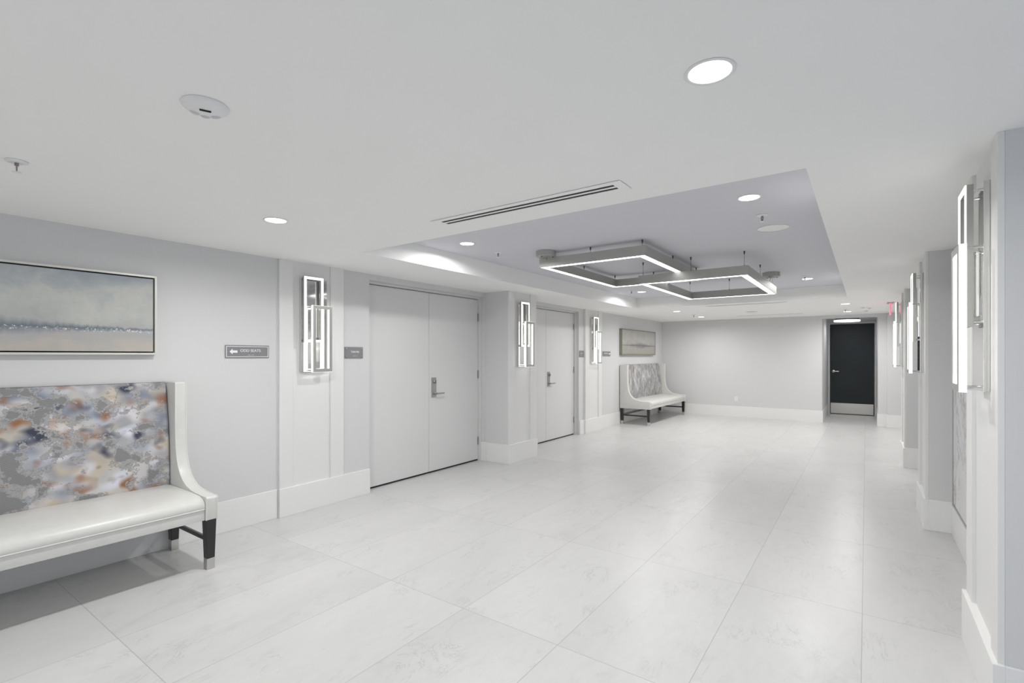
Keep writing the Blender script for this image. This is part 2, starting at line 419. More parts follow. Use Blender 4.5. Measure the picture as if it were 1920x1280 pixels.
TX0, TX1, TY0, TY1 = -3.576, -0.235, 2.76, 9.13
b = MB()
b.box(-4.80, TX0, -3.2, YF, CEIL, CEIL+0.02); b.box(TX1, 3.2, -3.2, YF+0.02, CEIL, CEIL+0.02)
b.box(TX0, TX1, -3.2, TY0, CEIL, CEIL+0.02); b.box(TX0, TX1, TY1, YF, CEIL, CEIL+0.02)
b.box(TX0-0.02, TX0, TY0, TY1, CEIL+0.02, TRAY); b.box(TX1, TX1+0.02, TY0, TY1, CEIL+0.02, TRAY)
b.box(TX0-0.02, TX1+0.02, TY0-0.02, TY0, CEIL+0.02, TRAY); b.box(TX0-0.02, TX1+0.02, TY1, TY1+0.02, CEIL+0.02, TRAY)
b.box(-0.86, 0.26, YF+0.14, 15.5, 2.46, 2.48)
ce = struct(b.build('ceiling', M['ceil']), 'flat white ceiling around the raised tray', 'ceiling')
b = MB(); b.box(TX0-0.02, TX1+0.02, TY0-0.02, TY1+0.02, TRAY, TRAY+0.02)
b.build('tray_panel', M['tray'], ce, label='lavender grey raised ceiling panel')

# left wall with its two door recesses and the deep pier between them
D1 = (3.535, 5.562); D2 = (6.345, 8.425); HEAD = 2.335; DB = -4.545
b = MB()
WB = -4.66
b.box(WB, XL, -3.2, D1[0], 0, CEIL); b.box(WB, XL, D1[0], D1[1], HEAD, CEIL)
b.box(WB, XL, D1[1], D2[0], 0, CEIL); b.box(WB, XL, D2[0], D2[1], HEAD, CEIL)
b.box(WB, XL, D2[1], YF+0.1, 0, CEIL)
b.box(WB-0.08, WB, -3.2, YF+0.1, 0, CEIL)
b.box(XL, -4.042, 5.572, 6.262, 0, CEIL)
wl_ = struct(b.build('wall_left', M['paper']), 'long grey wallcovered wall with two double doors', 'wall')

b = MB()   # far wall with the alcove opening
b.box(WB, -0.805, YF, YF+0.14, 0, CEIL); b.box(-0.805, 0.205, YF, YF+0.14, 2.33, 2.48)
b.box(0.205, 0.9, YF, YF+0.14, 0, CEIL); b.box(0.362, 0.62, YF-0.10, YF, 0, CEIL)
b.box(-0.96, -0.805, YF+0.14, 15.5, 0, 2.48); b.box(0.205, 0.36, YF+0.14, 15.5, 0, 2.48)
b.box(-0.96, 0.36, 15.36, 15.5, 0, 2.48)
struct(b.build('wall_back', M['paper']), 'grey far end wall with a door alcove', 'wall')

b = MB()   # right wall: recess wall plus three piers; the near pier turns into the wall beside the camera
b.box(XR, XR+0.14, 2.80, YF, 0, CEIL)
for y0, y1 in ((2.76, 3.52), (5.575, 6.305), (8.50, 9.23)):
    b.box(0.4525 if y0 < 3 else 0.44, XR, y0, y1, 0, CEIL)
b.box(XR, 3.2, 2.76, 2.92, 0, CEIL)
b.box(3.0, 3.2, 2.3, 2.76, 0, CEIL); b.box(3.0, 3.2, -3.2, -0.5, 0, CEIL); b.box(3.0, 3.2, -0.5, 2.3, 0, 0.3); b.box(3.0, 3.2, -0.5, 2.3, 2.3, CEIL)
struct(b.build('wall_right', M['paper']), 'grey right-hand wall with projecting piers', 'wall')
b = MB()   # wall behind the photographer
b.box(WB, -4.2, -3.2, -3.0, 0, CEIL); b.box(2.4, 3.0, -3.2, -3.0, 0, CEIL)
b.box(-4.2, 2.4, -3.2, -3.0, 0, 0.3); b.box(-4.2, 2.4, -3.2, -3.0, 2.3, CEIL)
struct(b.build('wall_front', M['paper']), 'grey wall behind the photographer with a wide window', 'wall')
for i, (ax, a0, u0, u1, nm) in enumerate((('y', -3.12, -4.2, 2.4, 4), ('x', 3.12, -0.5, 2.3, 2))):  # both windows are added out of view to light the room
    b = MB(); b.frame(ax, a0-0.02, a0+0.02, u0, u1, 0.3, 2.3, 0.05)
    for k in range(1, nm):
        u = u0 + (u1-u0)*k/nm
        if ax == 'y': b.box(u-0.02, u+0.02, a0-0.02, a0+0.02, 0.35, 2.25)
        else: b.box(a0-0.02, a0+0.02, u-0.02, u+0.02, 0.35, 2.25)
    wf = struct(b.build('window_%d' % (i+1), M['trim']), ('wide window behind the photographer', 'window in the right-hand wall beside the photographer')[i], 'window')
    g = MB()
    if ax == 'y': g.box(u0+0.05, u1-0.05, a0-0.004, a0+0.004, 0.35, 2.25)
    else: g.box(a0-0.004, a0+0.004, u0+0.05, u1-0.05, 0.35, 2.25)
    g.build('glass_pane', M['glass'], wf)

# baseboards
BH = 0.265
def bbx(b, x0, x1, y0, y1): b.box(x0, x1, y0, y1, 0, BH, 0.002, 1)
b = MB()
bbx(b, XL, -4.433, -3.0, 2.482); bbx(b, XL, -4.408, 2.492, 3.235); bbx(b, XL, -4.416, 3.237, 3.525)
bbx(b, -4.54, -4.408, 5.548, 5.572); bbx(b, -4.408, -4.006, 5.552, 5.572); bbx(b, -4.042, -4.006, 5.572, 6.285); bbx(b, XL, -4.042, 6.262, 6.285)
bbx(b, XL, -4.420, 8.43, 8.60); bbx(b, XL, -4.392, 8.602, 9.375); bbx(b, XL, -4.428, 9.377, YF)
struct(b.build('baseboard_left', M['base']), 'tall white baseboard along the left wall', 'baseboard')
b = MB()
bbx(b, -4.43, -0.79, YF-0.016, YF); bbx(b, -0.805, -0.79, YF, YF+0.15); bbx(b, 0.19, 0.362, YF-0.016, YF); bbx(b, 0.19, 0.205, YF, YF+0.15)
bbx(b, 0.348, 0.60, YF-0.116, YF-0.10); bbx(b, -0.805, -0.797, YF+0.15, 15.30); bbx(b, 0.197, 0.205, YF+0.15, 15.30)
struct(b.build('baseboard_back', M['base']), 'tall white baseboard along the far wall', 'baseboard')
b = MB()
for y0, y1 in ((2.76, 3.52), (5.575, 6.305), (8.50, 9.23)):
    bbx(b, 0.413 if y0 < 3 else 0.404, 0.4525 if y0 < 3 else 0.44, y0-0.016, y1+0.016)
    if y0 > 3: bbx(b, 0.44, XR, y0-0.016, y0)
    bbx(b, 0.4525 if y0 < 3 else 0.44, XR, y1, y1+0.016)
for y0, y1 in ((3.536, 5.559), (6.321, 8.484), (9.246, 13.004)): bbx(b, 0.585, XR, y0, y1)
bbx(b, 0.4525, 3.0, 2.744, 2.76)
struct(b.build('baseboard_right', M['base']), 'tall white baseboard stepping around the right-hand piers', 'baseboard')

# white panelled pilaster facings (stiles proud of a flat panel)
def facing(n, y0, y1, xf, s, lab, z0=BH, dp=0.0225):
    """s = +1: faces +x (left wall), -1 faces -x; xf = outer face of the stiles"""
    b = MB(); xp = xf - s*0.017; xb = xf - s*dp
    b.box(xb, xp, y0+0.003, y1-0.003, z0-0.02, CEIL)
    b.box(xb, xf, y0, y0+0.135, z0-0.02, CEIL, 0.0015, 1); b.box(xb, xf, y1-0.155, y1, z0-0.02, CEIL, 0.0015, 1)
    struct(b.build('trim_%d' % n, M['trim']), lab, 'trim')
facing(1, 2.497, 3.192, -4.422, 1, 'white panelled pilaster facing between the left-pointing sign and the nearer double door')
facing(2, 5.572, 6.268, -4.020, 1, 'white panelled facing on the deep pier between the two double doors')
facing(3, 8.622, 9.355, -4.405, 1, 'white panelled pilaster facing beyond the farther double door', BH, 0.04)
facing(4, 2.760, 3.520, 0.430, -1, 'white panelled facing on the nearest right-hand pier')
facing(5, 5.575, 6.305, 0.4175, -1, 'white panelled facing on the middle right-hand pier')
facing(6, 8.50, 9.23, 0.4175, -1, 'white panelled facing on the farthest right-hand pier')

# ---------------------------------------------------------------- double doors
def lever_set(parent, y, z, x, dirn):
    """mortise escutcheon with thumb turn and lever, on a leaf facing +x"""
    h = MB().box(x, x+0.010, y-0.040, y+0.040, z-0.14, z+0.115, 0.002).build('door_handle', M['nickel'], parent)
    MB().lathe([(0.024, 0), (0.024, 0.012), (0.020, 0.016)], (x+0.010, y+0.006, z+0.06), 'x', 24).box(x+0.026, x+0.042, y+0.001, y+0.011, z+0.040, z+0.080, 0.003).build('thumb_turn', M['nickel'], h, True)
    lv = MB(); zz = z-0.09
    lv.lathe([(0.023, 0), (0.023, 0.008), (0.013, 0.010), (0.012, 0.05)], (x+0.010, y+0.006, zz), 'x', 24)
    lv.box(x+0.048, x+0.062, y-0.006, y+0.006+dirn*0.135, zz-0.010, zz+0.010, 0.004)
    lv.build('lever', M['nickel'], h, True)

def double_door(n, y0, y1, ysplit, lab):
    d = thing('door_%d' % n, (0, 0, 0), 0, lab, 'door', None, 'structure')
    f = MB()
    f.box(WB+0.02, -4.50, y0, y0+0.028, 0, HEAD-0.026, 0.002, 1); f.box(WB+0.02, -4.50, y1-0.028, y1, 0, HEAD-0.026, 0.002, 1)
    f.box(WB+0.02, -4.50, y0, y1, HEAD-0.026, HEAD, 0.002, 1)
    f.build('door_frame', M['dframe'], d)
    a, c = y0+0.031, y1-0.031; zt = HEAD-0.033
    l1 = MB().box(DB-0.045, DB, a, ysplit-0.0025, 0.020, zt, 0.0015, 1).build('door_leaf', M['door'], d)
    l2 = MB().box(DB-0.045, DB, ysplit+0.0025, c, 0.020, zt, 0.0015, 1).build('door_leaf', M['door'], d)
    for lf, (p, q) in ((l1, (a, ysplit-0.0025)), (l2, (ysplit+0.0025, c))):
        MB().box(DB-0.040, DB-0.004, p+0.002, q-0.002, 0.003, 0.0195).build('door_sweep', M['black'], lf, label='black sweep along the bottom edge')  # shade of the gap under the leaf, put in as a black strip
    lever_set(l2, ysplit+0.085, 1.105, DB, 1)
    for zh in (0.285, 1.235, 2.05):
        for yy, sg in ((c+0.002, 1), (a-0.002, -1)):
            g = MB().tube((DB+0.009, yy, zh-0.057), (DB+0.009, yy, zh+0.057), 0.009, 14)
            g.box(DB-0.002, DB+0.003, yy-0.014, yy+0.014, zh-0.055, zh+0.055)
            g.build('hinge', M['nickel'], d)
    return d
double_door(1, D1[0], D1[1], 4.550, 'wide white double door with lever handle nearest the camera on the left wall')
double_door(2, D2[0], D2[1], 7.395, 'white double door beyond the deep pier, partly hidden behind it')

# dark door at the end of the alcove
d = thing('door_3', (0, 0, 0), 0, 'dark slate door with steel kick plate at the end of the alcove', 'door', None, 'structure')
f = MB(); f.box(-0.805, -0.768, 15.30, 15.36, 0, 2.355); f.box(0.173, 0.205, 15.30, 15.36, 0, 2.355); f.box(-0.768, 0.173, 15.30, 15.36, 2.315, 2.355)
f.build('door_frame', M['dframe'], d)
leaf = MB().box(-0.762, 0.160, 15.312, 15.352, 0.012, 2.308, 0.0015, 1).build('door_leaf', M['slate'], d)
MB().box(-0.750, 0.148, 15.308, 15.312, 0.020, 0.285).build('kick_plate', M['steel'], d)
h = MB().lathe([(0.034, 0), (0.034, -0.008), (0.028, -0.012), (0.013, -0.014), (0.012, -0.05)], (-0.690, 15.312, 1.10), 'y', 28)
h.box(-0.700, -0.570, 15.252, 15.268, 1.088, 1.110, 0.004); h.build('door_handle', M['steel'], leaf, True)

# ================================================================ LIGHT FITTINGS
def downlight_proto():
    t = thing('recessed_downlight')
    b = MB(); b.lathe([(0.064, 0.0), (0.077, -0.0005), (0.0785, -0.0015), (0.076, -0.003), (0.067, -0.003), (0.064, -0.001)], (0, 0, 0), 'z', 48, cap=False)
    b.build('trim_ring', M['plastic'], t, True)
    MB().lathe([(0.0645, 0.0), (0.0645, -0.0015), (0.055, -0.002)], (0, 0, 0), 'z', 48).build('lens', M['lamp'], t, True)
    area('lamp', (0, 0, -0.009), (0, 0, 0), 0.115, 0.115, DOWN_W, (1.0, 0.985, 0.96), 'DISK', t, 168)
    return t
dl = downlight_proto()
LIGHTS = [(-0.404, 1.648, CEIL, 'large lit downlight in the white ceiling nearest the camera, upper right'),
          (-3.197, 1.779, CEIL, 'lit downlight in the white ceiling between the motion sensor and the nearest left sconce'),
          (-0.657, 3.739, TRAY, 'lit downlight in the tray ceiling nearest the round ceiling speaker'),
          (-3.160, 3.680, TRAY, 'lit downlight in the tray ceiling just behind the near slot vent'),
          (-0.677, 8.160, TRAY, 'lit downlight in the far right corner of the tray ceiling'),
          (-3.119, 8.186, TRAY, 'lit downlight in the far left corner of the tray ceiling'),
          (-3.124, 10.135, CEIL, 'lit downlight beyond the tray above the far bench, the nearer of two'),
          (-3.115, 11.924, CEIL, 'lit downlight near the left end of the far wall, the farther of two'),
          (-0.294, 10.373, CEIL, 'lit downlight beyond the tray in front of the alcove, the nearer of two'),
          (-0.309, 12.171, CEIL, 'lit downlight closest to the alcove opening'),
          (-3.2, -0.9, CEIL, 'lit downlight in the left ceiling behind the photographer'),
          (-0.4, -0.9, CEIL, 'lit downlight in the right ceiling behind the photographer')]
for i, (x, y, z, lab) in enumerate(LIGHTS):
    o = dl if i == 0 else copy_tree(dl)
    o.location = (x, y, z); tag(o, lab, 'ceiling light', 'round downlights recessed in the ceiling')

# wall sconces: chrome mirror back plate, two overlapping lit rectangular frames on stand-offs
def sconce_proto():
    """local frame: +x away from the wall, y = width (0..0.28), z from 0 at the bottom"""
    t = thing('wall_sconce')
    MB().box(0, 0.038, 0, 0.275, 0, 0.905, 0.0015, 1).build('back_plate', M['chrome'], t)
    def ring(x0, x1, y0, y1, z0, z1, wd, m, name, par):
        return MB().frame('x', x0, x1, y0, y1, z0, z1, wd).build(name, m, par)
    a = ring(0.060, 0.0835, 0.0, 0.205, 0.285, 0.915, 0.025, M['alu'], 'upper_frame', t)
    ring(0.0836, 0.088, 0.001, 0.204, 0.286, 0.914, 0.023, M['scl'], 'diffuser', a)
    c = ring(0.1175, 0.1205, 0.072, 0.280, -0.002, 0.640, 0.031, M['alu'], 'lower_frame', t)
    ring(0.0915, 0.1174, 0.0705, 0.2815, -0.0035, 0.6415, 0.030, M['scl'], 'diffuser', c)
    for yy, zz in ((0.02, 0.890), (0.185, 0.890), (0.02, 0.305), (0.185, 0.305)): MB().tube((0.038, yy, zz), (0.060, yy, zz), 0.006, 10).build('standoff', M['chrome'], t)
    for yy, zz in ((0.084, 0.625), (0.268, 0.625), (0.084, 0.012), (0.268, 0.012)): MB().tube((0.038, yy, zz), (0.0915, yy, zz), 0.006, 10).build('standoff', M['chrome'], t)
    MB().box(0.038, 0.046, 0.10, 0.18, 0.33, 0.62, 0.003).build('driver_cover', M['chrome'], t)
    return t
sp = sconce_proto()
SCZ = 1.345
SCON = [(-4.422, 2.703, 0, 'lit double-frame sconce on the pilaster between the ODD SEATS and nearer THEATRE signs'),
        (-4.020, 5.775, 0, 'lit double-frame sconce on the deep pier between the two double doors'),
        (-4.405, 8.850, 0, 'lit double-frame sconce on the left pilaster before the far picture'),
        (0.430, 3.178, math.pi, 'large lit double-frame sconce on the nearest right-hand pier'),
        (0.4175, 6.075, math.pi, 'lit double-frame sconce on the middle right-hand pier'),
        (0.4175, 9.120, math.pi, 'lit double-frame sconce on the farthest right-hand pier')]
for i, (x, y, rz, lab) in enumerate(SCON):
    s_ = 1 if rz == 0 else -1
    o = sp if i == 0 else copy_tree(sp)
    o.location = (x - s_*0.017 + s_*0.0, y, SCZ); o.rotation_euler = (0, 0, rz)
    tag(o, lab, 'wall sconce', 'double-frame sconces on the pilasters')

# two overlapping rectangular pendant lights in the tray
def pendant(x0, x1, y0, y1, z0, z1, canopy, lab):
    t = thing('pendant_light', ((x0+x1)/2, (y0+y1)/2, z0), 0, lab, 'pendant light', 'overlapping rectangular pendant lights')
    hx, hy, hh = (x1-x0)/2, (y1-y0)/2, z1-z0
    sh = MB(); W_ = 0.086; e = 0.010
    sh.frame('z', 0.0, hh, -hx, hx, -hy, hy, e)                            # outer skin
    sh.frame('z', 0.0, hh, -hx+W_-e, hx-W_+e, -hy+W_-e, hy-W_+e, e)        # inner skin
    sh.frame('z', hh-0.006, hh, -hx+e, hx-e, -hy+e, hy-e, W_-2*e)          # top
    fr = sh.build('frame', M['alu'], t)
    ds = MB(); g = 0.0032; i0 = e+0.001; i1 = W_-e-0.001
    def seg(a0, a1, n_, fx):
        for k in range(n_):
            p, q = a0+(a1-a0)*k/n_+g, a0+(a1-a0)*(k+1)/n_-g
            fx(p, q)
    for s_ in (-1, 1):
        seg(-hy+i0, hy-i0, 4, lambda p, q: ds.box(s_*(hx-i0), s_*(hx-i1), p, q, 0.001, 0.008))
        seg(-hx+i1, hx-i1, 3, lambda p, q: ds.box(p, q, s_*(hy-i0), s_*(hy-i1), 0.001, 0.008))
    ds.build('light_strip', M['strip'], fr)
    top = TRAY - z0
    c = W_/2
    for px_, py_ in ((-hx+c, -hy+c), (hx-c, -hy+c), (-hx+c, 0), (hx-c, 0), (-hx+c, hy-c), (hx-c, hy-c), (0, -hy+c), (0, hy-c)):
        cb = MB().tube((px_, py_, hh), (px_, py_, top-0.02), 0.0016, 6).lathe([(0.003, hh+0.012), (0.006, hh+0.008), (0.007, hh)], (px_, py_, 0), 'z', 10).build('cable', M['dark'], t)
        MB().lathe([(0.003, top-0.034), (0.006, top-0.028), (0.0085, top)], (px_, py_, 0), 'z', 12).build('ceiling_grip', M['dark'], cb, True)
    cx, cy = canopy[0]-(x0+x1)/2, canopy[1]-(y0+y1)/2
    cn = MB().lathe([(0.100, top-0.060), (0.104, top-0.056), (0.104, top)], (cx, cy, 0), 'z', 40).build('canopy', M['alu'], t, True)
    for a in (20, 140, 260): MB().lathe([(0.006, top-0.068), (0.006, top-0.06)], (cx+0.07*math.cos(R(a)), cy+0.07*math.sin(R(a)), 0), 'z', 10).build('canopy_screw', M['dark'], cn)
    ed = canopy[2]; ex, ey = ed[0]-(x0+x1)/2, ed[1]-(y0+y1)/2
    MB().polytube([(cx, cy, top-0.05), (cx+(ex-cx)*0.3, cy+(ey-cy)*0.3, top-0.085), (ex, ey, hh)], 0.0022, 6).build('power_cord', M['dark'], t)
pendant(-2.83, -1.67, 4.47, 6.37, 2.436, 2.530, (-2.72, 4.43, (-2.79, 4.60)), 'upper of two overlapping rectangular pendant lights, nearer and to the left under the tray ceiling')
pendant(-2.165, -0.99, 5.575, 7.56, 2.336, 2.434, (-1.014, 7.28, (-1.03, 7.20)), 'lower of two overlapping rectangular pendant lights, farther and to the right under the tray ceiling')

# crystal flush light in the alcove
t = thing('crystal_ceiling_light', (-0.37, 14.15, 2.46), 0, 'round crystal flush ceiling light with black rim in front of the dark door', 'ceiling light')
MB().lathe([(0.235, 0.0), (0.240, -0.08), (0.238, -0.112), (0.20, -0.114)], (0, 0, 0), 'z', 40).build('black_rim', M['black'], t, True)
b = MB()
for rr, n_ in ((0.245, 38), (0.203, 32), (0.158, 26), (0.11, 18), (0.055, 9)):
    for k in range(n_):
        a = 2*math.pi*k/n_; hh = 0.030 + 0.006*math.cos(k*2.1)
        b.lathe([(0.004, -0.112), (0.019, -0.118), (0.019, -0.140-hh*0.2), (0.003, -0.144-hh*0.4)], (rr*math.cos(a), rr*math.sin(a), 0), 'z', 6)
b.build('crystals', M['crystal'], t)
area('lamp', (0, 0, -0.175), (0, 0, 0), 0.4, 0.4, 3.5, (0.96, 0.98, 1.0), 'DISK', t)

# ================================================================ CEILING FITTINGS
def sprinkler(x, y, z, lab, ring=0.042):
    t = thing('fire_sprinkler', (x, y, z), 0, lab, 'sprinkler', 'fire sprinklers in the ceiling')
    MB().lathe([(0.012, -0.001), (ring, -0.001), (ring, -0.004), (ring*0.6, -0.010), (0.012, -0.009)], (0, 0, 0), 'z', 28).build('escutcheon', M['plastic'], t, True)
    h = MB(); h.tube((0, 0, -0.008), (0, 0, -0.022), 0.008, 12)
    h.tube((0.009, 0, -0.020), (0.004, 0, -0.046), 0.0022, 6); h.tube((-0.009, 0, -0.020), (-0.004, 0, -0.046), 0.0022, 6)
    h.tube((0, 0, -0.02), (0, 0, -0.05), 0.003, 8); h.build('sprinkler_head', M['brass'], t)
    MB().lathe([(0.017, -0.050), (0.017, -0.052)], (0, 0, 0), 'z', 18).build('deflector', M['plastic'], t)
for x, y, z, lab in [(-3.20, 0.542, CEIL, 'fire sprinkler in the white ceiling at the far left of the view'),
                     (-0.656, 4.26, TRAY, 'fire sprinkler in the tray between a downlight and the round speaker'),
                     (-3.16, 4.182, TRAY, 'fire sprinkler in the tray left of the upper pendant light'),
                     (-0.686, 7.892, TRAY, 'fire sprinkler in the tray beside its far right downlight'),
                     (-3.207, 7.953, TRAY, 'fire sprinkler in the tray beside its far left downlight'),
                     (-3.083, 11.211, CEIL, 'fire sprinkler in the far ceiling above the far bench'),
                     (-0.330, 11.628, CEIL, 'fire sprinkler in the far ceiling before the alcove')]:
    sprinkler(x, y, z, lab)

t = thing('motion_sensor', (-1.935, 0.815, CEIL), 0, 'round white ceiling motion sensor with a black slot near the camera', 'sensor')
MB().lathe([(0.074, 0.0), (0.076, -0.004), (0.073, -0.010), (0.060, -0.020), (0.03, -0.026), (0.004, -0.027)], (0, 0, 0), 'z', 48).build('housing', M['plastic'], t, True)
va = math.atan2(0.815, -1.935)          # direction camera -> sensor
for k, da in enumerate((-0.9, 0.0, 0.9)):
    a = va + da
    MB().lathe([(0.020, -0.010), (0.019, -0.021), (0.012, -0.027), (0.002, -0.029)], (0.038*math.cos(a), 0.038*math.sin(a), 0), 'z', 24).build('sensor_lens', M['lens_grey'], t, True)
sl = MB(); sl.box(-0.004, 0.004, -0.018, 0.018, -0.0315, -0.0255, 0.002)
so = sl.build('slot', M['black'], t); so.location = (-0.020*math.cos(va), -0.020*math.sin(va), 0.001); so.rotation_euler = (0, 0, va)

t = thing('ceiling_speaker', (-0.646, 4.742, TRAY), 0, 'flush round white ceiling speaker in the tray ceiling', 'speaker')
MB().lathe([(0.118, 0.0), (0.124, -0.001), (0.124, -0.005), (0.119, -0.006)], (0, 0, 0), 'z', 48, cap=False).build('rim', M['plastic'], t, True)
MB().lathe([(0.118, 0.0), (0.118, -0.0045)], (0, 0, 0), 'z', 48).build('grille', M['ceil'], t)
t = thing('ceiling_speaker', (-1.90, 11.08, CEIL), 0, 'small flush round speaker in the white ceiling between the two far slot vents', 'speaker')
MB().lathe([(0.105, 0.0), (0.110, -0.001), (0.110, -0.006), (0.105, -0.006)], (0, 0, 0), 'z', 40, cap=False).build('rim', M['plastic'], t, True)
MB().lathe([(0.105, 0.0), (0.105, -0.0045)], (0, 0, 0), 'z', 40).build('grille', M['lens_grey'], t)

def slot_vent(x0, x1, y0, y1, lab):
    t = thing('slot_vent', ((x0+x1)/2, (y0+y1)/2, CEIL), 0, lab, 'air vent', 'linear slot vents in the white ceiling')
    hx, hy = (x1-x0)/2, (y1-y0)/2
    MB().box(-hx+0.01, hx-0.01, -hy+0.01, hy-0.01, -0.0022, -0.0008).build('backing', M['black'], t)
    b = MB(); s_ = (2*hy)/10; e = 0.055
    b.box(-hx+e, hx-e, -hy, -hy+2.6*s_, -0.005, -0.0025); b.box(-hx+e, hx-e, hy-2.6*s_, hy, -0.005, -0.0025)
    b.box(-hx+e, hx-e, -0.6*s_, 0.6*s_, -0.005, -0.0025)
    b.box(-hx, -hx+e, -hy, hy, -0.005, -0.0025); b.box(hx-e, hx, -hy, hy, -0.005, -0.0025)
    b.build('frame', M['ceil'], t)
slot_vent(-2.372, -1.026, 2.388, 2.545, 'long two-slot air vent in the white ceiling just in front of the tray')
slot_vent(-2.39, -1.06, 9.38, 9.50, 'long slot air vent just beyond the tray, the nearer of two far vents')
slot_vent(-2.40, -1.07, 12.12, 12.24, 'long slot air vent close to the far wall')

for x, y, r_, lab in [(-0.049, 11.306, 0.055, 'left one of three small ceiling detectors before the alcove'),
                      (0.049, 11.50, 0.05, 'right one of three small ceiling detectors before the alcove'),
                      (0.008, 12.149, 0.055, 'farthest of three small ceiling detectors before the alcove')]:
    t = thing('smoke_detector', (x, y, CEIL), 0, lab, 'smoke detector', 'small ceiling detectors before the alcove')
    MB().lathe([(r_, 0), (r_, -0.004), (r_*0.8, -0.008)], (0, 0, 0), 'z', 28).build('base', M['plastic'], t, True)
    MB().lathe([(r_*0.5, -0.008), (r_*0.45, -0.014), (r_*0.2, -0.018)], (0, 0, 0), 'z', 24).build('cap', M['lens_grey'], t, True)

t = thing('exit_sign', (0.335, 10.60, CEIL), 0, 'hanging red exit sign seen edge-on before the alcove', 'exit sign')
MB().box(-0.045, 0.045, -0.15, 0.15, -0.010, 0, 0.002).build('ceiling_mount', M['nickel'], t)
pn = MB().box(-0.007, 0.007, -0.155, 0.155, -0.200, -0.010).build('panel', M['exit'], t)
text_mesh('lettering', 'EXIT', 0.15, M['letter'], pn, (-0.0078, 0, -0.115), (R(90), 0, R(-90)))
text_mesh('lettering', 'EXIT', 0.15, M['letter'], pn, (0.0078, 0, -0.115), (R(90), 0, R(90)))

# ================================================================ SIGNS, PICTURES, OUTLET ON THE WALLS
def sign(y0, y1, z0, z1, x, lab, body, arrow=None, screws=False, border=False, tsize=0.04, ty=0.0, spacing=1.0):
    t = thing('wall_sign', (x, (y0+y1)/2, (z0+z1)/2), 0, lab, 'sign')
    hy, hz = (y1-y0)/2, (z1-z0)/2
    p = MB().box(0, 0.008, -hy, hy, -hz, hz, 0.001, 1).build('panel', M['sign'], t)
    f = 0.0082
    if border: MB().frame('x', f-0.001, f+0.0012, -hy+0.008, hy-0.008, -hz+0.009, hz-0.009, 0.0045).build('border', M['letter'], p)
    text_mesh('lettering', body, tsize, M['letter'], p, (f, ty, 0.008), (R(90), 0, R(90)), spacing)
    b = MB(); nb = 7 if border else 6
    for k in range(nb):
        for r_ in (0, 1):
            if (k*7+r_*3) % 4: b.box(f-0.0005, f+0.0007, ty-0.024+k*0.008, ty-0.021+k*0.008, -hz*0.52-r_*0.006, -hz*0.52-r_*0.006+0.003)
    b.build('braille', M['letter'], p)
    if arrow:
        s_ = arrow[0]; c = arrow[1]
        pts = [(c+s_*0.033, 0.0), (c+s_*0.008, 0.024), (c+s_*0.008, 0.010), (c-s_*0.033, 0.010), (c-s_*0.033, -0.010), (c+s_*0.008, -0.010), (c+s_*0.008, -0.024)]
        MB().prism(pts, 'x', f-0.0004, f+0.001).build('arrow', M['letter'], p)
    if screws:
        for sy in (-1, 1):
            for sz in (-1, 1):
                MB().lathe([(0.009, 0), (0.009, 0.004), (0.006, 0.006)], (0.008, sy*(hy-0.022), sz*(hz-0.020)), 'x', 18).build('screw', M['nickel'], p, True)
sign(2.025, 2.405, 1.481, 1.592, XL, 'grey sign reading ODD SEATS with a left arrow and white border', 'ODD SEATS', (-1, -0.122), False, True, 0.034, 0.024, 1.0)
sign(3.215, 3.445, 1.473, 1.593, XL, 'grey sign reading THEATRE between the nearest left sconce and the near double door', 'THEATRE', None, True, False, 0.028, 0.012, 0.85)
sign(8.435, 8.612, 1.475, 1.600, XL, 'grey sign reading THEATRE squeezed between the farther double door and its pilaster', 'THEATRE', None, True, False, 0.024, 0.0, 0.85)
sign(9.46, 9.84, 1.492, 1.592, XL, 'small grey sign with a right arrow between the far pilaster and the far picture', 'EVEN SEATS', (1, 0.14), False, False, 0.036, -0.03)

def picture(name, y0, y1, z0, z1, x, s_, fm, am, lab, fw=0.014, depth=0.05, reveal=True):
    """framed canvas on a wall; s_=+1 faces +x, -1 faces -x"""
    t = thing(name, (x, 0, 0), 0, lab, 'painting')
    MB().frame('x', 0, s_*depth, y0, y1, z0, z1, fw, 0.001).build('frame', fm, t)
    MB().box(0, s_*0.012, y0+fw, y1-fw, z0+fw, z1-fw).build('backing', M['reveal'], t)
    r_ = 0.010 if reveal else 0.003
    MB().box(s_*0.012, s_*(depth-0.006), y0+fw+r_, y1-fw-r_, z0+fw+r_, z1-fw-r_).build('canvas', am, t)
    return t
A1 = seascape('seascape_blue', False, 2.0, 0.35, 1.25, 1.522, 2.09, 0.30)
A2 = seascape('seascape_sand', True, 5.0, 11.45, 1.1, 1.54, 2.09, 0.36)
picture('framed_painting', -0.75, 1.512, 1.508, 2.103, XL, 1, M['champ'], A1, 'wide blue-grey seascape painting in a silver frame above the near bench')
picture('framed_painting', 10.32, 12.44, 1.518, 2.105, XL, 1, M['bronze'], A2, 'small-looking sand-coloured seascape painting in an olive frame above the far bench', 0.018, 0.07, False)
picture('framed_print', 3.66, 5.37, 0.285, 2.02, XR, -1, M['alu'], M['art3'], 'tall framed branch print low in the recess behind the nearest right-hand pier', 0.014, 0.03, False)

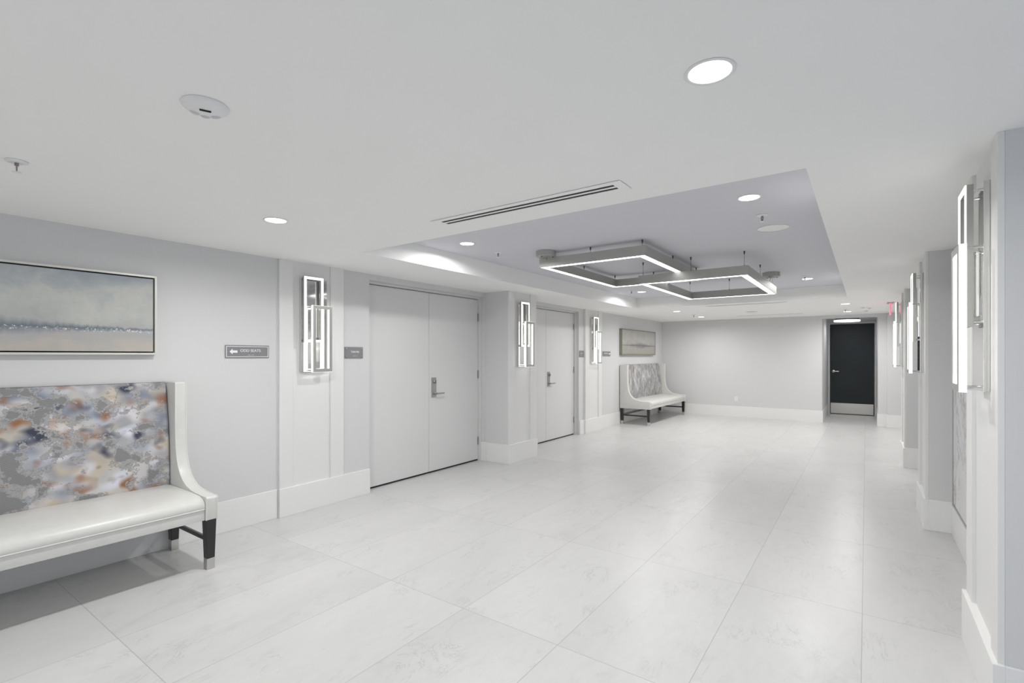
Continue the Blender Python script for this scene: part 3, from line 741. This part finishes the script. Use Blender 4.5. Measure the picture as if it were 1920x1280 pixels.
t = thing('wall_outlet', (-2.597, YF, 0.445), 0, 'white duplex power outlet low on the far wall', 'outlet')
p = MB().box(-0.037, 0.037, -0.006, 0, -0.060, 0.060, 0.002).build('cover_plate', M['plastic'], t)
for zz in (-0.024, 0.024):
    s_ = MB().box(-0.017, 0.017, -0.008, -0.006, zz-0.015, zz+0.015, 0.001, 1).build('socket', M['plastic'], p)
    MB().box(-0.008, -0.005, -0.0085, -0.008, zz-0.005, zz+0.006).box(0.005, 0.008, -0.0085, -0.008, zz-0.005, zz+0.006).build('slot', M['black'], s_)

# ================================================================ BENCHES
ARM = [(-4.428, 0.350), (-3.745, 0.350), (-3.742, 0.500), (-3.752, 0.512), (-3.80, 0.512), (-3.90, 0.515), (-3.99, 0.525), (-4.06, 0.543), (-4.12, 0.572),
       (-4.165, 0.608), (-4.20, 0.655), (-4.228, 0.715), (-4.245, 0.790), (-4.254, 0.880), (-4.258, 1.00), (-4.258, 1.292), (-4.266, 1.300), (-4.420, 1.300), (-4.428, 1.292)]
def bench(L, leather, fab, label, y_end):
    """settee against the left wall; local origin = right front-facing end (larger y), built in world x/z, length L toward -y"""
    t = thing('upholstered_bench', (0, y_end, 0), 0, label, 'bench', 'high-backed upholstered benches')
    T = 0.080
    for ya in (-T, -L):
        a = MB().prism(ARM, 'y', ya, ya+T, 0.006, 2).build('side_wing', leather, t, True)
        pp = MB()
        for yy in (ya+0.004, ya+T-0.004):
            off = [(x-(-4.1)) for x, z in ARM]
            pts = [(x+0.001, yy, z+0.001) for x, z in ARM[1:17]]
            pp.polytube(pts, 0.0032, 6)
        pp.build('piping', M['piping'], a, True)
    y0, y1 = -L+T+0.002, -T-0.002
    # apron and seat cushion
    MB().box(-4.40, -3.755, y0, y1, 0.352, 0.430, 0.004).build('apron', leather, t, True)
    seat = [(-4.36, 0.4305), (-3.752, 0.4305), (-3.748, 0.452), (-3.758, 0.478), (-3.785, 0.500), (-3.83, 0.512), (-4.0, 0.518), (-4.20, 0.520), (-4.36, 0.520)]
    st = MB().prism(seat, 'y', y0, y1, 0.004, 2).build('seat', leather, t, True)
    MB().tube((-3.7505, y0, 0.4305), (-3.7505, y1, 0.4305), 0.0035, 8).build('piping', M['piping'], st)
    # upholstered back, gently bellied, leaning to the wall
    bm = MB(); n = 18; prof_f = []; 
    for k in range(n+1):
        s_ = k/n; z = 0.508 + s_*(1.298-0.508)
        x = -4.335 - 0.075*s_ + 0.022*math.sin(math.pi*s_)
        if s_ > 0.96: x -= 0.012*((s_-0.96)/0.04)**2
        prof_f.append((x, z))
    outline = [(-4.428, 0.40), (-4.38, 0.40)] + prof_f + [(-4.428, 1.298)]
    bm.prism(outline, 'y', y0+0.002, y1-0.002, 0.008, 3)
    bk = bm.build('backrest', fab, t, True)
    # legs with nickel ferrules, rails
    for ly in (-0.040, -L+0.040):
        for lx, sl in ((-3.785, 0), (-4.385, 0)):
            b = MB(); tw, bw, zt, zf = 0.034, 0.023, 0.352, 0.075
            q = bmesh.new(); vs_ = []
            for z, hw in ((zt, tw), (zf, 0.0265)):
                for sx, sy in ((-1,-1),(1,-1),(1,1),(-1,1)):
                    vs_.append(q.verts.new((lx+sx*hw, ly+sy*hw, z)))
            for i in range(4): q.faces.new([vs_[i], vs_[(i+1)%4], vs_[4+(i+1)%4], vs_[4+i]])
            q.faces.new(vs_[:4]); q.faces.new(vs_[4:][::-1]); bmesh.ops.recalc_face_normals(q, faces=q.faces[:])
            b._merge(q, 0.003, 1); lg = b.build('leg', M['espresso'], t)
            MB().box(lx-0.0265, lx+0.0265, ly-0.0265, ly+0.0265, 0.0, 0.0755, 0.002, 1).build('ferrule', M['steel'], lg, label='brushed steel foot cap')
        MB().box(-4.36, -3.81, ly-0.010, ly+0.010, 0.185, 0.215, 0.002, 1).build('stretcher', M['espresso'], t)
    MB().box(-4.395, -4.375, -L+0.066, -0.066, 0.185, 0.215, 0.002, 1).build('stretcher', M['espresso'], t)
    return t
bench(2.55, M['leather'], M['fab1'], 'long pearl leather bench with cloud-patterned back at the left edge under the blue seascape', 1.660)
bench(2.55, M['leather2'], M['fab2'], 'grey leather bench with streaked patterned back in the far left corner under the sand-coloured painting', 12.86)
